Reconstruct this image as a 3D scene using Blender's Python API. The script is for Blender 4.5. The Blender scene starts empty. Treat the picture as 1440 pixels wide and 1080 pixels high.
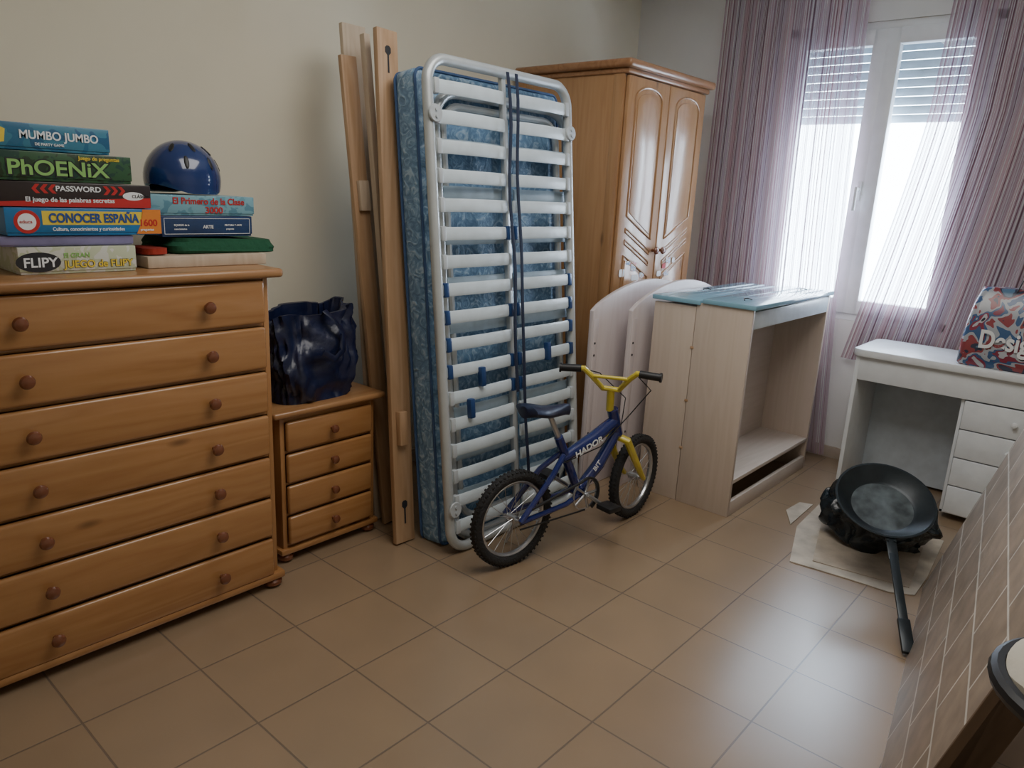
import bpy, bmesh, math, random
from mathutils import Vector, Matrix, Euler, noise
random.seed(4)
S=bpy.context.scene
COL=S.collection
# ---------------------------------------------------------------- materials
def mk(name):
    m=bpy.data.materials.new(name);m.use_nodes=True
    nt=m.node_tree;b=nt.nodes["Principled BSDF"]
    return m,nt,b
def c4(c): return (c[0],c[1],c[2],1)
def plain(name,c,rough=.5,metal=0,var=.06,scale=14,bump=0,coat=0,emis=None):
    m,nt,b=mk(name);N=nt.nodes;L=nt.links
    tc=N.new("ShaderNodeTexCoord");n=N.new("ShaderNodeTexNoise");n.inputs["Scale"].default_value=scale;n.inputs["Detail"].default_value=4
    L.new(tc.outputs["Object"],n.inputs["Vector"])
    r=N.new("ShaderNodeValToRGB");L.new(n.outputs["Fac"],r.inputs[0])
    r.color_ramp.elements[0].position=.3;r.color_ramp.elements[1].position=.7
    r.color_ramp.elements[0].color=c4([max(0,x*(1-var*2)) for x in c]);r.color_ramp.elements[1].color=c4([min(1,x*(1+var)) for x in c])
    L.new(r.outputs[0],b.inputs["Base Color"])
    b.inputs["Roughness"].default_value=rough;b.inputs["Metallic"].default_value=metal
    b.inputs["Coat Weight"].default_value=coat
    if bump:
        bp=N.new("ShaderNodeBump");bp.inputs["Strength"].default_value=bump;bp.inputs["Distance"].default_value=.01
        L.new(n.outputs["Fac"],bp.inputs["Height"]);L.new(bp.outputs[0],b.inputs["Normal"])
    return m
def wood(name,c1,c2,c3,axis=0,scale=1,rough=.35,coat=.2,knots=True):
    m,nt,b=mk(name);N=nt.nodes;L=nt.links
    tc=N.new("ShaderNodeTexCoord");mp=N.new("ShaderNodeMapping")
    s=[1*scale]*3;s[axis]=.09*scale;mp.inputs["Scale"].default_value=s
    L.new(tc.outputs["Object"],mp.inputs[0])
    n0=N.new("ShaderNodeTexNoise");n0.inputs["Scale"].default_value=9;n0.inputs["Detail"].default_value=2;n0.inputs["Distortion"].default_value=.4
    L.new(mp.outputs[0],n0.inputs["Vector"])
    mu=N.new("ShaderNodeMath");mu.operation="MULTIPLY";mu.inputs[1].default_value=14;L.new(n0.outputs["Fac"],mu.inputs[0])
    fr=N.new("ShaderNodeMath");fr.operation="PINGPONG";fr.inputs[1].default_value=1;L.new(mu.outputs[0],fr.inputs[0])
    n1=N.new("ShaderNodeTexNoise");n1.inputs["Scale"].default_value=90;n1.inputs["Detail"].default_value=5;L.new(mp.outputs[0],n1.inputs["Vector"])
    mx=N.new("ShaderNodeMath");mx.operation="MULTIPLY_ADD";mx.inputs[1].default_value=.5;L.new(fr.outputs[0],mx.inputs[0])
    m2=N.new("ShaderNodeMath");m2.operation="MULTIPLY";m2.inputs[1].default_value=.55;L.new(n1.outputs["Fac"],m2.inputs[0]);L.new(m2.outputs[0],mx.inputs[2])
    r=N.new("ShaderNodeValToRGB");L.new(mx.outputs[0],r.inputs[0])
    e=r.color_ramp.elements;e[0].position=.15;e[0].color=c4(c1);e[1].position=.85;e[1].color=c4(c3)
    k=e.new(.5);k.color=c4(c2)
    out=r.outputs[0]
    if knots:
        mp2=N.new("ShaderNodeMapping");s=[1]*3;s[axis]=.35;mp2.inputs["Scale"].default_value=s;L.new(tc.outputs["Object"],mp2.inputs[0])
        v=N.new("ShaderNodeTexVoronoi");v.inputs["Scale"].default_value=6;L.new(mp2.outputs[0],v.inputs["Vector"])
        rr=N.new("ShaderNodeValToRGB");L.new(v.outputs["Distance"],rr.inputs[0])
        rr.color_ramp.elements[0].position=.03;rr.color_ramp.elements[0].color=(1,1,1,1);rr.color_ramp.elements[1].position=.1;rr.color_ramp.elements[1].color=(0,0,0,1)
        mix=N.new("ShaderNodeMix");mix.data_type="RGBA";L.new(rr.outputs[0],mix.inputs[0]);L.new(out,mix.inputs[6]);mix.inputs[7].default_value=c4([x*.5 for x in c1]);out=mix.outputs[2]
    L.new(out,b.inputs["Base Color"]);b.inputs["Roughness"].default_value=rough;b.inputs["Coat Weight"].default_value=coat;b.inputs["Coat Roughness"].default_value=.15
    return m
pine=dict(c1=(.335,.155,.055),c2=(.38,.185,.069),c3=(.415,.21,.083))
M_pineX=wood("pine_honey_x",axis=0,rough=.26,coat=.6,**pine)
M_pineZ=wood("pine_honey_z",axis=2,rough=.26,coat=.6,**pine)
M_pineTop=wood("pine_top",(.31,.145,.055),(.36,.18,.073),(.39,.21,.09),axis=0,coat=.4)
M_wardX=wood("ward_x",(.25,.115,.05),(.31,.15,.067),(.35,.18,.085),axis=0,coat=.4)
M_wardZ=wood("ward_z",(.35,.18,.08),(.39,.21,.095),(.42,.235,.11),axis=2,coat=.5,rough=.28)
M_knob=plain("knob_wood",(.17,.055,.025),.25,coat=.5)
M_plank=wood("plank_wood",(.38,.23,.12),(.45,.28,.16),(.50,.33,.20),axis=2,rough=.5,coat=0)
M_plankpale=wood("plank_pale",(.48,.37,.27),(.54,.43,.32),(.59,.48,.37),axis=2,rough=.55,coat=0)
M_oakZ=wood("pale_oak_z",(.53,.43,.35),(.56,.46,.38),(.58,.48,.405),axis=2,rough=.4,coat=.1,knots=False,scale=1.0)
M_oakX=wood("pale_oak_x",(.54,.45,.375),(.575,.485,.41),(.60,.51,.44),axis=0,rough=.4,coat=.1,knots=False,scale=1.0)
M_headb=wood("headboard_wood",(.60,.52,.52),(.62,.55,.55),(.64,.57,.57),axis=2,rough=.4,coat=.1,knots=False)
M_lacq=plain("sky_reflection_laminate",(.22,.42,.54),.14,coat=.5,var=.01)  # pale lacquer, blue reflection of the window sky put into its colour
M_rail=plain("blue_white_laminate",(.62,.70,.76),.3)
M_white=plain("white_lacquer",(.78,.81,.84),.35,var=.03)
M_pvc=plain("white_pvc",(.82,.84,.86),.3,var=.02)
M_alu=plain("bed_tube_grey",(.52,.55,.56),.35,metal=.35,var=.04)
M_slat=plain("slat_cream_reflection",(.58,.65,.69),.28,var=.05)  # cream slats with the window's blue reflection mixed into the base colour
M_slat2=plain("slat_rear_reflection",(.42,.53,.62),.4,var=.08)  # rear slats, darker, bluish window reflection painted into the colour
M_plast=plain("grey_plastic",(.45,.48,.5),.4)
M_navyp=plain("navy_plastic",(.015,.05,.16),.3)
M_saddle=plain("saddle_vinyl",(.010,.018,.05),.35)
M_strap=plain("navy_strap",(.008,.014,.04),.8)
M_navybag=plain("navy_tarpaulin",(.008,.013,.05),.36,var=.2,scale=16,bump=.6,coat=.08)
M_helmet=plain("navy_shell",(.012,.035,.15),.18,coat=.7,var=.03)
M_black=plain("black_plastic",(.012,.012,.014),.45)
M_rubber=plain("tyre_rubber",(.016,.016,.017),.75,bump=.6,scale=120)
M_steel=plain("steel",(.55,.56,.58),.28,metal=.9)
M_bikeblue=plain("bike_blue_paint",(.012,.022,.13),.22,coat=.6)
M_yellow=plain("bike_yellow_paint",(.62,.50,.05),.3,coat=.4)
M_poly=plain("black_polythene",(.012,.018,.024),.22,var=.3,scale=12,bump=.8)
M_pan=plain("pan_dark",(.018,.026,.032),.33,metal=.3,var=.2,scale=12)
M_pan2=plain("pan_floor",(.12,.145,.155),.35,metal=.3,var=.3,scale=16)
M_card=plain("cardboard",(.55,.49,.41),.85,var=.15,scale=9)
M_card2=plain("cardboard_brown",(.50,.42,.33),.85,var=.15,scale=9)
M_green=plain("green_cloth",(.010,.085,.04),.9,bump=.3,scale=60)
M_red=plain("red_cloth",(.35,.03,.015),.9,bump=.4,scale=60)
M_cream=plain("cream_cloth",(.50,.46,.38),.85,bump=.6,scale=12)
M_inkW=plain("ink_white",(.8,.82,.84),.5,var=.01)
M_inkR=plain("ink_red",(.50,.02,.02),.5,var=.01)
M_inkY=plain("ink_yellow",(.75,.56,.06),.5,var=.01)
M_inkO=plain("ink_orange",(.7,.22,.03),.5,var=.01)
M_inkG=plain("ink_green",(.25,.50,.14),.5,var=.01)
M_inkB=plain("ink_blue",(.02,.07,.28),.5,var=.01)
M_inkK=plain("ink_black",(.02,.02,.025),.5,var=.01)
def boxmat(n,a): return plain(n,a,.3,var=.1,scale=18,coat=.2)
def patchy(name,cols,scale=6,rough=.4):
    m,nt,b=mk(name);N=nt.nodes;L=nt.links
    tc=N.new("ShaderNodeTexCoord");n=N.new("ShaderNodeTexNoise");n.inputs["Scale"].default_value=scale;n.inputs["Detail"].default_value=2;n.inputs["Distortion"].default_value=.6
    L.new(tc.outputs["Object"],n.inputs["Vector"]);r=N.new("ShaderNodeValToRGB");r.color_ramp.interpolation="CONSTANT"
    L.new(n.outputs["Fac"],r.inputs[0]);e=r.color_ramp.elements
    k=len(cols)
    e[0].position=0;e[0].color=c4(cols[0]);e[1].position=.3+.4*(1/k);e[1].color=c4(cols[1])
    for i in range(2,k): q=e.new(.3+.4*i/k);q.color=c4(cols[i])
    L.new(r.outputs[0],b.inputs["Base Color"]);b.inputs["Roughness"].default_value=rough
    return m
def damask():
    m,nt,b=mk("blue_damask");N=nt.nodes;L=nt.links
    tc=N.new("ShaderNodeTexCoord")
    n=N.new("ShaderNodeTexNoise");n.inputs["Scale"].default_value=24;n.inputs["Detail"].default_value=3;n.inputs["Distortion"].default_value=2.0
    L.new(tc.outputs["Object"],n.inputs["Vector"])
    r=N.new("ShaderNodeValToRGB");L.new(n.outputs["Fac"],r.inputs[0]);e=r.color_ramp.elements
    e[0].position=.40;e[0].color=(.12,.23,.38,1);e[1].position=.68;e[1].color=(.40,.54,.67,1)
    k=e.new(.54);k.color=(.20,.34,.51,1)
    L.new(r.outputs[0],b.inputs["Base Color"]);b.inputs["Roughness"].default_value=.42
    bp=N.new("ShaderNodeBump");bp.inputs["Strength"].default_value=.5;bp.inputs["Distance"].default_value=.01;L.new(n.outputs["Fac"],bp.inputs["Height"]);L.new(bp.outputs[0],b.inputs["Normal"])
    return m
M_matt=damask()
M_piping=plain("piping_blue",(.05,.10,.22),.7)
def floor_mat():
    m,nt,b=mk("terracotta_tiles");N=nt.nodes;L=nt.links
    tc=N.new("ShaderNodeTexCoord");mp=N.new("ShaderNodeMapping");mp.inputs["Location"].default_value=(-2.2+.33*10,-.63+.33*10,0)
    L.new(tc.outputs["Object"],mp.inputs[0])
    br=N.new("ShaderNodeTexBrick");br.offset=0;br.squash=1
    br.inputs["Scale"].default_value=1;br.inputs["Mortar Size"].default_value=.003;br.inputs["Brick Width"].default_value=.33;br.inputs["Row Height"].default_value=.33;br.inputs["Mortar Smooth"].default_value=.25
    br.inputs["Color1"].default_value=(.30,.212,.132,1);br.inputs["Color2"].default_value=(.285,.20,.124,1);br.inputs["Mortar"].default_value=(.17,.125,.09,1)
    L.new(mp.outputs[0],br.inputs["Vector"])
    n=N.new("ShaderNodeTexNoise");n.inputs["Scale"].default_value=5;n.inputs["Detail"].default_value=1.5;n.inputs["Roughness"].default_value=.4;L.new(tc.outputs["Object"],n.inputs["Vector"])
    r=N.new("ShaderNodeValToRGB");L.new(n.outputs["Fac"],r.inputs[0]);r.color_ramp.elements[0].position=.25;r.color_ramp.elements[0].color=(.93,.93,.94,1);r.color_ramp.elements[1].position=.75;r.color_ramp.elements[1].color=(1.04,1.03,1.02,1)
    mx=N.new("ShaderNodeMix");mx.data_type="RGBA";mx.blend_type="MULTIPLY";mx.inputs[0].default_value=1;L.new(br.outputs["Color"],mx.inputs[6]);L.new(r.outputs[0],mx.inputs[7])
    L.new(mx.outputs[2],b.inputs["Base Color"])
    b.inputs["Roughness"].default_value=.30
    b.inputs["Coat Weight"].default_value=.55;b.inputs["Coat Roughness"].default_value=.27
    bp=N.new("ShaderNodeBump");bp.invert=True;bp.inputs["Strength"].default_value=.6;bp.inputs["Distance"].default_value=.003;L.new(br.outputs["Fac"],bp.inputs["Height"]);L.new(bp.outputs[0],b.inputs["Normal"])
    return m
def mosaic_mat():
    m,nt,b=mk("table_tiles");N=nt.nodes;L=nt.links
    tc=N.new("ShaderNodeTexCoord");mp=N.new("ShaderNodeMapping");mp.inputs["Rotation"].default_value=(math.radians(90),0,0)
    L.new(tc.outputs["Object"],mp.inputs[0])
    br=N.new("ShaderNodeTexBrick");br.offset=.5
    br.inputs["Scale"].default_value=1;br.inputs["Mortar Size"].default_value=.005;br.inputs["Brick Width"].default_value=.26;br.inputs["Row Height"].default_value=.16
    br.inputs["Mortar Smooth"].default_value=.3
    br.inputs["Color1"].default_value=(.37,.30,.24,1);br.inputs["Color2"].default_value=(.30,.24,.19,1);br.inputs["Mortar"].default_value=(.66,.62,.56,1)
    L.new(mp.outputs[0],br.inputs["Vector"])
    n=N.new("ShaderNodeTexNoise");n.inputs["Scale"].default_value=14;n.inputs["Detail"].default_value=6;L.new(mp.outputs[0],n.inputs["Vector"])
    r=N.new("ShaderNodeValToRGB");L.new(n.outputs["Fac"],r.inputs[0]);r.color_ramp.elements[0].position=.3;r.color_ramp.elements[0].color=(.8,.8,.8,1);r.color_ramp.elements[1].position=.7;r.color_ramp.elements[1].color=(1.15,1.12,1.1,1)
    mx=N.new("ShaderNodeMix");mx.data_type="RGBA";mx.blend_type="MULTIPLY";mx.inputs[0].default_value=1;L.new(br.outputs["Color"],mx.inputs[6]);L.new(r.outputs[0],mx.inputs[7])
    L.new(mx.outputs[2],b.inputs["Base Color"]);b.inputs["Roughness"].default_value=.36
    return m
def curtain_mat():
    m,nt,b=mk("sheer_curtain");N=nt.nodes;L=nt.links
    uv=N.new("ShaderNodeTexCoord");sx=N.new("ShaderNodeSeparateXYZ");L.new(uv.outputs["UV"],sx.inputs[0])
    cb=N.new("ShaderNodeCombineXYZ");L.new(sx.outputs[0],cb.inputs[0])
    n=N.new("ShaderNodeTexNoise");n.inputs["Scale"].default_value=110;n.inputs["Detail"].default_value=2;L.new(cb.outputs[0],n.inputs["Vector"])
    n2=N.new("ShaderNodeTexNoise");n2.inputs["Scale"].default_value=16;n2.inputs["Detail"].default_value=1;L.new(cb.outputs[0],n2.inputs["Vector"])
    r=N.new("ShaderNodeValToRGB");L.new(n.outputs["Fac"],r.inputs[0]);e=r.color_ramp.elements
    e[0].position=.41;e[0].color=(.16,.09,.11,1);e[1].position=.58;e[1].color=(.62,.59,.64,1);k=e.new(.47);k.color=(.52,.40,.44,1)
    r2=N.new("ShaderNodeValToRGB");L.new(n2.outputs["Fac"],r2.inputs[0]);r2.color_ramp.elements[0].position=.4;r2.color_ramp.elements[0].color=(.98,.80,.82,1);r2.color_ramp.elements[1].position=.6;r2.color_ramp.elements[1].color=(.90,.90,1,1)
    mx=N.new("ShaderNodeMix");mx.data_type="RGBA";mx.blend_type="MULTIPLY";mx.inputs[0].default_value=1;L.new(r.outputs[0],mx.inputs[6]);L.new(r2.outputs[0],mx.inputs[7])
    ra=N.new("ShaderNodeMapRange");L.new(n.outputs["Fac"],ra.inputs[0]);ra.inputs[1].default_value=.41;ra.inputs[2].default_value=.57;ra.inputs[3].default_value=.97;ra.inputs[4].default_value=.34
    d=N.new("ShaderNodeBsdfDiffuse");t=N.new("ShaderNodeBsdfTranslucent");L.new(mx.outputs[2],d.inputs[0]);L.new(mx.outputs[2],t.inputs[0])
    m1=N.new("ShaderNodeMixShader");m1.inputs[0].default_value=.30;L.new(d.outputs[0],m1.inputs[1]);L.new(t.outputs[0],m1.inputs[2])
    tr=N.new("ShaderNodeBsdfTransparent");m2=N.new("ShaderNodeMixShader");L.new(ra.outputs[0],m2.inputs[0]);L.new(tr.outputs[0],m2.inputs[1]);L.new(m1.outputs[0],m2.inputs[2])
    L.new(m2.outputs[0],N["Material Output"].inputs[0])
    return m
def glass_mat():
    m,nt,b=mk("window_glass");N=nt.nodes;L=nt.links
    tr=N.new("ShaderNodeBsdfTransparent");g=N.new("ShaderNodeBsdfGlossy");g.inputs["Roughness"].default_value=.02
    mx=N.new("ShaderNodeMixShader");mx.inputs[0].default_value=.05;L.new(tr.outputs[0],mx.inputs[1]);L.new(g.outputs[0],mx.inputs[2]);L.new(mx.outputs[0],N["Material Output"].inputs[0])
    return m
# ---------------------------------------------------------------- geometry helpers
def thing(name,label,cat,loc=(0,0,0),rot=(0,0,0),group=None):
    e=bpy.data.objects.new(name,None);COL.objects.link(e);e.empty_display_size=.1
    e.location=loc;e.rotation_euler=rot;e["label"]=label;e["category"]=cat
    if group:e["group"]=group
    return e
class P:
    def __init__(s,name,parent,mats,label=None,ang=35):
        s.name=name;s.parent=parent;s.mats=mats if isinstance(mats,list) else [mats];s.bm=bmesh.new();s.label=label;s.ang=ang
    def add(s,b,mi=0,M=None):
        if M is not None: bmesh.ops.transform(b,matrix=M,verts=b.verts)
        for f in b.faces:f.material_index=mi
        me=bpy.data.meshes.new("t");b.to_mesh(me);b.free();s.bm.from_mesh(me);bpy.data.meshes.remove(me);return s
    def box(s,a,b_,bev=.003,mi=0,M=None,seg=2):
        b=bmesh.new();bmesh.ops.create_cube(b,size=1)
        sz=[abs(b_[i]-a[i]) for i in range(3)];c=[(a[i]+b_[i])/2 for i in range(3)]
        bmesh.ops.scale(b,vec=sz,verts=b.verts)
        if bev: bmesh.ops.bevel(b,geom=b.edges[:],offset=min(bev,min(sz)*.45),segments=seg,profile=.5,affect='EDGES')
        bmesh.ops.translate(b,vec=c,verts=b.verts)
        return s.add(b,mi,M)
    def cyl(s,p0,p1,r,r2=None,seg=16,mi=0,M=None):
        p0=Vector(p0);p1=Vector(p1);d=p1-p0;b=bmesh.new()
        bmesh.ops.create_cone(b,cap_ends=True,segments=seg,radius1=r,radius2=r if r2 is None else r2,depth=d.length)
        Q=Matrix.Translation((p0+p1)/2)@d.to_track_quat('Z','Y').to_matrix().to_4x4()
        bmesh.ops.transform(b,matrix=Q,verts=b.verts)
        return s.add(b,mi,M)
    def tube(s,path,r,closed=False,seg=10,mi=0,M=None,flat=None):
        pts=[Vector(p) for p in path];n=len(pts);b=bmesh.new();rings=[];up=None
        for i,p in enumerate(pts):
            if closed:t=(pts[(i+1)%n]-pts[i-1])
            else:t=pts[min(i+1,n-1)]-pts[max(i-1,0)]
            t.normalize()
            if up is None:
                up=Vector((0,1,0)) if abs(t.y)<.9 else Vector((0,0,1))
            up=(up-t*up.dot(t)).normalized();sd=t.cross(up)
            rr=r[i] if isinstance(r,(list,tuple)) else r
            fl=flat or 1
            rings.append([b.verts.new(p+(sd*math.cos(a)*rr+up*math.sin(a)*rr*fl)) for a in [2*math.pi*k/seg for k in range(seg)]])
        for i in range(n if closed else n-1):
            A=rings[i];B=rings[(i+1)%n]
            for k in range(seg): b.faces.new((A[k],A[(k+1)%seg],B[(k+1)%seg],B[k]))
        if not closed: b.faces.new(rings[0][::-1]);b.faces.new(rings[-1])
        bmesh.ops.recalc_face_normals(b,faces=b.faces)
        return s.add(b,mi,M)
    def lathe(s,prof,M=None,seg=24,mi=0):
        b=bmesh.new();rings=[]
        for r,h in prof: rings.append([b.verts.new((max(r,1e-5)*math.cos(a),max(r,1e-5)*math.sin(a),h)) for a in [2*math.pi*k/seg for k in range(seg)]])
        for A,B in zip(rings,rings[1:]):
            for k in range(seg): b.faces.new((A[k],A[(k+1)%seg],B[(k+1)%seg],B[k]))
        bmesh.ops.remove_doubles(b,verts=b.verts,dist=1e-4)
        bmesh.ops.recalc_face_normals(b,faces=b.faces)
        return s.add(b,mi,M)
    def loft(s,rings,mi=0,M=None,cap0=True,cap1=True):
        b=bmesh.new();R=[[b.verts.new(p) for p in r] for r in rings];n=len(R[0])
        for A,B in zip(R,R[1:]):
            for k in range(n): b.faces.new((A[k],A[(k+1)%n],B[(k+1)%n],B[k]))
        if cap0:b.faces.new(R[0][::-1])
        if cap1:b.faces.new(R[-1])
        bmesh.ops.recalc_face_normals(b,faces=b.faces)
        return s.add(b,mi,M)
    def prism(s,pts,y0,y1,bev=.003,mi=0,M=None):
        b=bmesh.new();v=[b.verts.new((p[0],y0,p[1])) for p in pts];f=b.faces.new(v)
        g=bmesh.ops.extrude_face_region(b,geom=[f]);vs=[e for e in g['geom'] if isinstance(e,bmesh.types.BMVert)]
        bmesh.ops.translate(b,vec=(0,y1-y0,0),verts=vs)
        bmesh.ops.recalc_face_normals(b,faces=b.faces)
        if bev:
            ed=[e for e in b.edges if abs(e.verts[0].co.y-e.verts[1].co.y)<1e-6]
            bmesh.ops.bevel(b,geom=ed,offset=bev,segments=2,profile=.5,affect='EDGES')
        return s.add(b,mi,M)
    def done(s,kind=None):
        me=bpy.data.meshes.new(s.name);s.bm.to_mesh(me);s.bm.free()
        for m in s.mats:me.materials.append(m)
        for p in me.polygons:p.use_smooth=True
        me.set_sharp_from_angle(angle=math.radians(s.ang))
        o=bpy.data.objects.new(s.name,me);COL.objects.link(o)
        if s.parent:o.parent=s.parent
        if s.label:o["label"]=s.label
        if kind:o["kind"]=kind
        return o
def text(parent,txt,size,loc,rot,mat,name="lettering",ext=.0006,sx=1,align='LEFT',bold=0):
    cu=bpy.data.curves.new("txt","FONT");cu.body=txt;cu.size=size;cu.extrude=ext;cu.align_x=align;cu.offset=bold
    t=bpy.data.objects.new("t",cu);COL.objects.link(t);bpy.context.view_layer.update()
    me=bpy.data.meshes.new_from_object(t.evaluated_get(bpy.context.evaluated_depsgraph_get()))
    bpy.data.objects.remove(t);me.materials.clear();me.materials.append(mat)
    me.transform(Matrix.Translation(loc)@Euler(rot).to_matrix().to_4x4()@Matrix.Diagonal((sx,1,1,1)))
    o=bpy.data.objects.new(name,me);COL.objects.link(o);o.parent=parent;return o
R90=(math.pi/2,0,0)
FACE_NY=Matrix.Rotation(math.pi/2,4,'X')
def knobprof(k=1): return [(.0,0),(.010*k,0),(.008*k,.010*k),(.010*k,.016*k),(.020*k,.022*k),(.023*k,.030*k),(.019*k,.038*k),(.009*k,.042*k),(0,.043*k)]
def rrect(w,h,r,cx=0,cz=0,n=8):
    pts=[]
    for (sx,sz,a0) in ((1,1,0),(-1,1,90),(-1,-1,180),(1,-1,270)):
        for k in range(n+1):
            a=math.radians(a0+90*k/n);pts.append((cx+sx*(w/2-r)+r*math.cos(a),cz+sz*(h/2-r)+r*math.sin(a)))
    return pts
# ---------------------------------------------------------------- room
WX=4.45;WY=2.88;X0=-1.2;Y0=-1.5;HC=2.8
M_wall=plain("cream_plaster",(.79,.74,.60),.85,var=.015,scale=3)
M_wall2=plain("pale_plaster",(.76,.75,.73),.85,var=.02,scale=3)
M_ceil=plain("ceiling_white",(.84,.83,.80),.9,var=.01)
M_base=plain("baseboard_tile",(.45,.38,.31),.4)
P("floor",None,floor_mat()).box((X0-.2,Y0-.2,-.1),(WX+.25,WY+.2,0),0).done("structure")
P("ceiling",None,M_ceil).box((X0-.2,Y0-.2,HC),(WX+.25,WY+.2,HC+.1),0).done("structure")
P("wall_left",None,M_wall).box((X0-.2,WY,0),(WX+.25,WY+.2,HC),0).done("structure")
P("wall_right",None,M_wall).box((X0-.2,Y0-.2,0),(WX+.25,Y0,HC),0).done("structure")
P("wall_back",None,M_wall).box((X0-.2,Y0,0),(X0,WY,HC),0).done("structure")
wy0,wy1,wz0,wz1=.80,1.86,.83,2.42
w=P("wall_window",None,M_wall2)
w.box((WX,Y0,0),(WX+.25,wy0,HC),0);w.box((WX,wy1,0),(WX+.25,WY,HC),0);w.box((WX,wy0,0),(WX+.25,wy1,wz0),0);w.box((WX,wy0,wz1),(WX+.25,wy1,HC),0);w.done("structure")
P("baseboard_left",None,M_base).box((X0,WY-.012,0),(WX,WY,.07),.002).done("structure")
P("baseboard_window",None,M_base).box((WX-.012,Y0,0),(WX,WY-.012,.07),.002).done("structure")
W=bpy.data.objects.new("window_1",None);COL.objects.link(W);W["kind"]="structure"
f=P("frame",W,M_pvc);fx0,fx1=WX+.01,WX+.07
f.box((fx0,wy0,wz0),(fx1,wy0+.05,wz1),.004);f.box((fx0,wy1-.05,wz0),(fx1,wy1,wz1),.004);f.box((fx0,wy0,wz0),(fx1,wy1,wz0+.05),.004);f.box((fx0,wy0,wz1-.05),(fx1,wy1,wz1),.004);f.done()
ym=(wy0+wy1)/2
for a,b_ in ((wy0+.04,ym+.005),(ym-.005,wy1-.04)):
    s_=P("sash",W,M_pvc);x0,x1=fx0-.02,fx1-.02
    s_.box((x0,a,wz0+.04),(x1,a+.075,wz1-.04),.006);s_.box((x0,b_-.075,wz0+.04),(x1,b_,wz1-.04),.006)
    s_.box((x0,a+.05,wz0+.04),(x1-.002,b_-.05,wz0+.12),.006);s_.box((x0,a+.05,wz1-.12),(x1-.002,b_-.05,wz1-.04),.006);s_.done()
    P("glass",W,glass_mat()).box((x0+.025,a+.06,wz0+.1),(x0+.031,b_-.06,wz1-.1),0).done()
h=P("handle",W,M_pvc);h.box((fx0-.035,ym+.01,1.50),(fx0-.02,ym+.035,1.60),.004);h.cyl((fx0-.03,ym+.022,1.56),(fx0-.07,ym+.022,1.56),.009);h.box((fx0-.08,ym+.013,1.44),(fx0-.065,ym+.031,1.57),.005);h.done()
sh=P("roller_shutter",W,plain("shutter_blue_grey",(.50,.60,.68),.5))
z=wz1
while z>1.95:
    sh.box((WX+.12,wy0+.01,z-.043),(WX+.135,wy1-.01,z),.006);z-=.046
sh.done()
sl=P("sill",W,M_wall2);sl.box((WX+.07,wy0,wz0-.01),(WX+.25,wy1,wz0+.02),.003);sl.done()
# ---------------------------------------------------------------- curtains
CM=curtain_mat()
def curtain(label,edgeL,edgeR,z0,z1,folds,x):
    C=thing("sheer_curtain",label,"curtain",(x,0,0),group="sheer curtains at the window")
    b=bmesh.new();nu,nv=220,20;uvl=b.loops.layers.uv.new("UVMap");V=[]
    for j in range(nv+1):
        t=j/nv;row=[]
        yl,yr=edgeL(t),edgeR(t)
        for i in range(nu+1):
            u=i/nu;y=yl+(yr-yl)*u
            dx=.010*math.sin(u*folds*2*math.pi+1.2*math.sin(u*9)+.8*math.sin(t*2.2+u*5))*(0.7+.3*t)
            row.append((b.verts.new((dx,y,z1+(z0-z1)*t)),u,t))
        V.append(row)
    for j in range(nv):
        for i in range(nu):
            q=(V[j][i],V[j][i+1],V[j+1][i+1],V[j+1][i]);f_=b.faces.new([k[0] for k in q])
            for l,k in zip(f_.loops,q): l[uvl].uv=(k[1]*abs(edgeR(0)-edgeL(0)),k[2])
    p=P("panel",C,CM);p.bm.free();p.bm=b;p.done()
    return C
curtain("sheer mauve striped curtain hanging full length beside the window",lambda t:2.24+.02*t,lambda t:1.42-.13*t**1.5,.03,2.655,11,4.36)
curtain("sheer mauve striped curtain gathered behind the white desk",lambda t:1.03+.08*t+.14*max(0,t-.35)**1.2*2.2,lambda t:.0+.12*t*t,.62,2.655,12,4.395)
rod=thing("curtain_rod","slim white curtain rod above the window","curtain rod",(4.375,0,2.67))
r_=P("rod",rod,M_pvc);r_.cyl((0,-.1,0),(0,2.35,0),.011);r_.done()
for yy in (.55,2.29):
    r_=P("bracket",rod,M_pvc);r_.box((0,yy,-.012),(WX-4.375,yy+.02,.012),.002);r_.done()
# ---------------------------------------------------------------- chest of drawers
def drawers(T,n,zc0,dz,w,h,yf,yb,knobs,k=1,mat=None):
    for i in range(n):
        zc=zc0+dz*i
        d=P("drawer",T,mat or M_pineX);d.box((-w/2,yf,zc-h/2),(w/2,yf+.022,zc+h/2),.010,seg=3);d.box((-w/2+.02,yf+.02,zc-h/2+.01),(w/2-.02,yb,zc+h/2-.02),0);o=d.done()
        for kx in knobs:
            q=P("knob",o,M_knob);q.lathe(knobprof(k),Matrix.Translation((kx,yf,zc))@FACE_NY);q.done()
T=thing("chest_of_drawers","honey pine chest with seven drawers and round wooden knobs","chest of drawers",(.84,2.45,0))
YB=.37
b=P("body",T,[M_pineZ,M_pineX]);b.box((-.475,-.225,.05),(-.455,YB,1.14));b.box((.455,-.225,.05),(.475,YB,1.14));b.box((-.46,YB-.02,.06),(.46,YB-.005,1.14))
for i in range(8): 
    z=.13+.155*i-.0775;b.box((-.457,-.222,z-.006),(.457,YB-.02,z+.006),.001,1)
b.done()
b=P("base_moulding",T,M_pineX);b.box((-.495,-.245,.035),(.495,YB,.062),.008);b.done()
b=P("top",T,M_pineTop);b.box((-.515,-.262,1.14),(.515,YB+.015,1.17),.012,seg=3);b.done()
for x in (-.46,.46):
    for y in (-.21,YB-.04):
        b=P("foot",T,M_knob);b.lathe([(0,0),(.02,0),(.034,.012),(.034,.024),(.024,.036),(0,.036)],Matrix.Translation((x,y,0)));b.done()
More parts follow.
